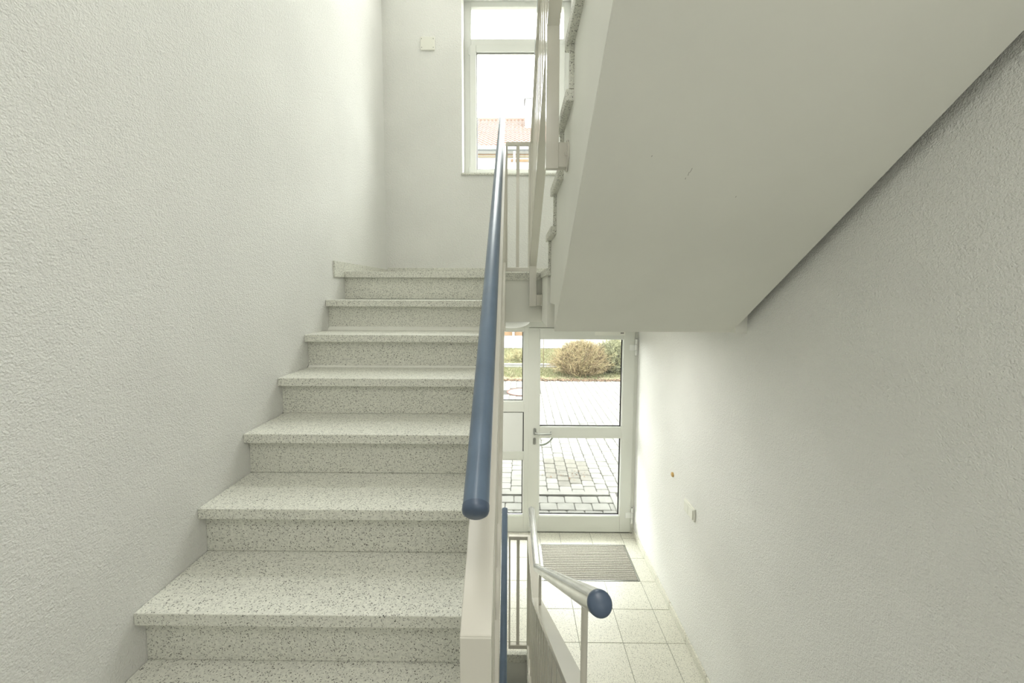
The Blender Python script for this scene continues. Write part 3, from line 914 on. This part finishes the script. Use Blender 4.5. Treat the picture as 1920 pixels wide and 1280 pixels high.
def bankz(y):
    return GZ + 0.02


grass('grass', 14000, lambda: (rn(-1.2, 4.5), rn(11.5, 12.95), GZ + 0.01), 0.06, m_grass, 'short green grass between the yard and the path')


def fb():
    y = rn(13.52, 17.2)
    return (rn(-2.5, 5), y, bankz(y))


grass('grass', 16000, fb, 0.09, m_grass, 'rough grass between the kerb and the white house')


def shrub(name, label, c, rx_, ry_, h_, n, cols, seed, up=0.6, cat='shrub', leaves=0):
    rnd = random.Random(seed)
    root = thing(name, label, cat, (c[0], c[1], GZ))
    mbs = [MB() for _ in cols]
    for i in range(n):
        a = rnd.uniform(0, 6.283); rr = math.sqrt(rnd.random())
        b = Vector((c[0] + rx_ * 0.45 * rr * math.cos(a), c[1] + ry_ * 0.45 * rr * math.sin(a), GZ))
        # a start point inside the crown for most twigs, so the crown is filled
        el = rnd.uniform(0.1, 1.0); t0 = rnd.uniform(0.0, 0.75)
        tip = Vector((c[0] + rx_ * math.cos(a) * math.cos(el * 1.5) * 1.0 + rnd.gauss(0, .12), c[1] + ry_ * math.sin(a) * math.cos(el * 1.5) + rnd.gauss(0, .12), GZ + h_ * (0.12 + 0.88 * math.sin(el * 1.5)) * rnd.uniform(.8, 1.05)))
        s0 = b.lerp(tip, t0) + Vector((rnd.gauss(0, .07), rnd.gauss(0, .07), rnd.gauss(0, .05)))
        s0.z = max(s0.z, GZ)
        mdl = s0.lerp(tip, 0.5) + Vector((rnd.gauss(0, .06), rnd.gauss(0, .06), rnd.gauss(.04, .05)))
        tip2 = tip + Vector((rnd.gauss(0, .05), rnd.gauss(0, .05), rnd.gauss(0, .05)))
        m_ = mbs[i % len(cols)]
        r0 = rnd.uniform(0.0035, 0.007)
        m_.tube([s0, mdl, tip2], [r0, r0 * .8, r0 * .35], 3, cap=False)
        for q in range(3):
            t = rnd.uniform(.2, .95); p = mdl.lerp(tip2, t) if t > .5 else s0.lerp(mdl, t * 2)
            e = p + Vector((rnd.gauss(0, .07), rnd.gauss(0, .07), rnd.gauss(.03, .06)))
            if p.z > GZ:
                m_.tube([p, e], [r0 * .6, r0 * .25], 3, cap=False)
    for m_, cmat in zip(mbs, cols):
        m_.build('twigs', cmat, root, kind='stuff')
    if leaves:
        mb = MB()
        for _ in range(leaves):
            a = rnd.uniform(0, 6.283); el = rnd.uniform(0.05, 1.5); k = rnd.uniform(.55, 1.0)
            x = c[0] + rx_ * math.cos(a) * math.cos(el) * k; y = c[1] + ry_ * math.sin(a) * math.cos(el) * k; z = GZ + h_ * (.1 + .85 * math.sin(el)) * k
            s_ = rnd.uniform(.010, .022); an = rnd.uniform(0, 6.28); dz = rnd.uniform(-1, 1) * s_
            mb.add([(x - s_ * math.cos(an), y - s_ * math.sin(an), z - dz), (x + s_ * .4 * math.sin(an), y, z + s_ * .5), (x + s_ * math.cos(an), y + s_ * math.sin(an), z + dz), (x, y, z - s_ * .4)], [(0, 1, 2), (0, 2, 3)])
        mb.build('leaves', cols[0], root, kind='stuff')
    return root


m_tw = [mat('twig_tan', (0.1465, 0.1074, 0.0537), 0.9), mat('twig_brown', (0.0568, 0.0394, 0.0196), 0.9), mat('twig_straw', (0.1666, 0.1388, 0.0694), 0.9)]
m_tg = [mat('twig_olive', (0.1062, 0.1062, 0.0561), 0.9), mat('twig_dark', (0.0328, 0.0328, 0.0153), 0.9), mat('twig_pale_green', (0.1573, 0.1573, 0.085), 0.9)]
shrub('twiggy_shrub', 'tan twiggy leafless shrub at the yard edge, nearer the lawn', (1.91, 11.90, 0), 0.84, 0.70, 1.03, 2400, m_tw, 3, leaves=1500)
shrub('twiggy_shrub', 'olive green twiggy shrub at the yard edge beside the tan one', (3.00, 12.35, 0), 0.78, 0.75, 1.0, 2000, m_tg, 5, leaves=2600)
shrub('small_shrub', 'low dry pale shrub behind the path before the white house', (0.25, 14.2, 0), 0.55, 0.4, 0.36, 450, [m_tw[2], m_tg[2]], 9)

# bare young tree behind the shrubs
tr = thing('young_tree', 'pale thin-trunked young tree behind the olive shrub', 'tree', (3.28, 13.2, GZ))
tm = MB(); tm.tube([(3.28, 13.2, GZ), (3.30, 13.2, 0.9), (3.33, 13.2, 2.2), (3.28, 13.2, 3.6)], [0.07, 0.065, 0.05, 0.02], 8)
tm.build('trunk', mat('bark_olive', (0.1092, 0.1008, 0.042), 0.9), tr, smooth=True)
tb = MB(); rnd = random.Random(4)
for i in range(70):
    z = rnd.uniform(0.3, 3.4); a = rnd.uniform(0, 6.28); l = rnd.uniform(.35, .9)
    p = Vector((3.30, 13.2, z)); e = p + Vector((math.cos(a) * l * .7, math.sin(a) * l * .7, l * .8)); mdl = p.lerp(e, .5) + Vector((rnd.gauss(0, .04), 0, -.05))
    tb.tube([p, mdl, e], [0.013, .009, .004], 4, cap=False)
    for q in range(3):
        s0 = mdl.lerp(e, rnd.random()); tb.tube([s0, s0 + Vector((rnd.gauss(0, .12), rnd.gauss(0, .12), rnd.uniform(.05, .2)))], [.006, .003], 3, cap=False)
tb.build('branches', m_tw[1], tr, kind='stuff')
tag(MB().tube([(0.90, 12.9, GZ), (0.895, 12.9, 2.2)], 0.011, 8).build('garden_stake', m_tw[1], None, smooth=True), 'thin dark upright stake on the grass left of the tan shrub', 'stake')

# house across the yard
hs = thing('house', 'white house with a red tiled roof across the yard', 'building', (0, 17.3, 0))
m_hw = speckle_paint('house_render', (0.3024, 0.3024, 0.2952), 0.95, 0.02, 1)
m_band = mat('ochre_render', (0.1224, 0.104, 0.0673), 0.95)
m_orange = mat('orange_wood', (0.1163, 0.0704, 0.0367), 0.9)
m_zinc = mat('zinc', (0.0857, 0.0887, 0.0887), 0.6)
HY = 17.3; EZ = 8.02
MB().box(-14, 16, HY, HY + 9, 0.0, EZ).build('wall', m_hw, hs)
MB().box(-14, 16, HY - 0.03, HY, 0.54, 1.30).build('lower_cladding', m_orange, hs)
MB().box(-14, 16, HY - 0.04, HY, 7.82, 7.895).build('ochre_band', m_band, hs)
MB().box(-0.2, 16, HY - 0.05, HY, 7.655, 7.755).build('orange_band', m_orange, hs)
MB().box(-14, 16, HY - 0.03, HY, 7.925, 7.965).build('fascia', m_orange, hs)
gt = MB(); gt.prism([(HY - 0.52, EZ + 0.10), (HY - 0.50, EZ - 0.02), (HY - 0.40, EZ - 0.07), (HY - 0.30, EZ - 0.02), (HY - 0.28, EZ + 0.10), (HY - 0.30, EZ + 0.10), (HY - 0.40, EZ - 0.03), (HY - 0.50, EZ + 0.10)], 'x', -14, 16)
gt.build('gutter', m_zinc, hs)
MB().box(-14, 16, HY - 0.34, HY, EZ - 0.05, EZ + 0.02).build('eaves_board', m_hw, hs)
MB().tube([(-0.06, HY - 0.40, EZ - 0.06), (-0.06, HY - 0.14, EZ - 0.30), (-0.07, HY - 0.12, 0.0)], 0.045, 12).build('downpipe', m_hw, hs, smooth=True)
# roof: overlapping wavy tile courses, built as real geometry
m_roof = speckle_paint('clay_tiles', (0.0797, 0.0443, 0.0325), 0.85, 0.18, 2.2)
rs = math.radians(32); rf = MB(); course = 0.36; per = 0.19
u = 0.0
k = 0
y_e, z_e = HY - 0.42, EZ + 0.08
while k < 15:
    s0 = k * course; s1 = s0 + course + 0.06
    nx_ = int(9.0 / (per / 6)); row0 = []; row1 = []; row0b = []
    for i in range(nx_ + 1):
        x = -4.0 + i * per / 6; wv = 0.026 * math.sin(2 * math.pi * x / per)
        row0.append((x, y_e + s0 * math.cos(rs) , z_e + s0 * math.sin(rs) + 0.055 + wv))
        row1.append((x, y_e + s1 * math.cos(rs), z_e + s1 * math.sin(rs) + 0.010 + wv))
        row0b.append((x, y_e + s0 * math.cos(rs) + 0.006, z_e + s0 * math.sin(rs) + 0.010 + wv))
    n = nx_ + 1
    rf.add(row0 + row1 + row0b, [(i, i + 1, n + i + 1, n + i) for i in range(nx_)] + [(2 * n + i, 2 * n + i + 1, i + 1, i) for i in range(nx_)])
    k += 1
rf.build('roof_tiles', m_roof, hs, kind='stuff')
RL = 15 * course
MB().add([(-14, y_e, z_e - 0.02), (16, y_e, z_e - 0.02), (16, y_e + RL * math.cos(rs), z_e + RL * math.sin(rs) - 0.02), (-14, y_e + RL * math.cos(rs), z_e + RL * math.sin(rs) - 0.02),
          (-14, y_e + 2 * RL * math.cos(rs), z_e - 0.02), (16, y_e + 2 * RL * math.cos(rs), z_e - 0.02)], [(0, 1, 2, 3), (3, 2, 5, 4)]).build('roof_deck', m_roof, hs)
zr_ = z_e + RL * math.sin(rs)
MB().tube([(-14, y_e + RL * math.cos(rs), zr_), (16, y_e + RL * math.cos(rs), zr_)], 0.11, 10).build('ridge_tiles', m_roof, hs)
ch = MB().box(0.44, 1.1, 19.9, 20.6, 9.0, 11.35).build('chimney', m_hw, hs)
MB().box(0.38, 1.16, 19.84, 20.66, 11.30, 11.37).build('chimney_cap', m_zinc, ch)
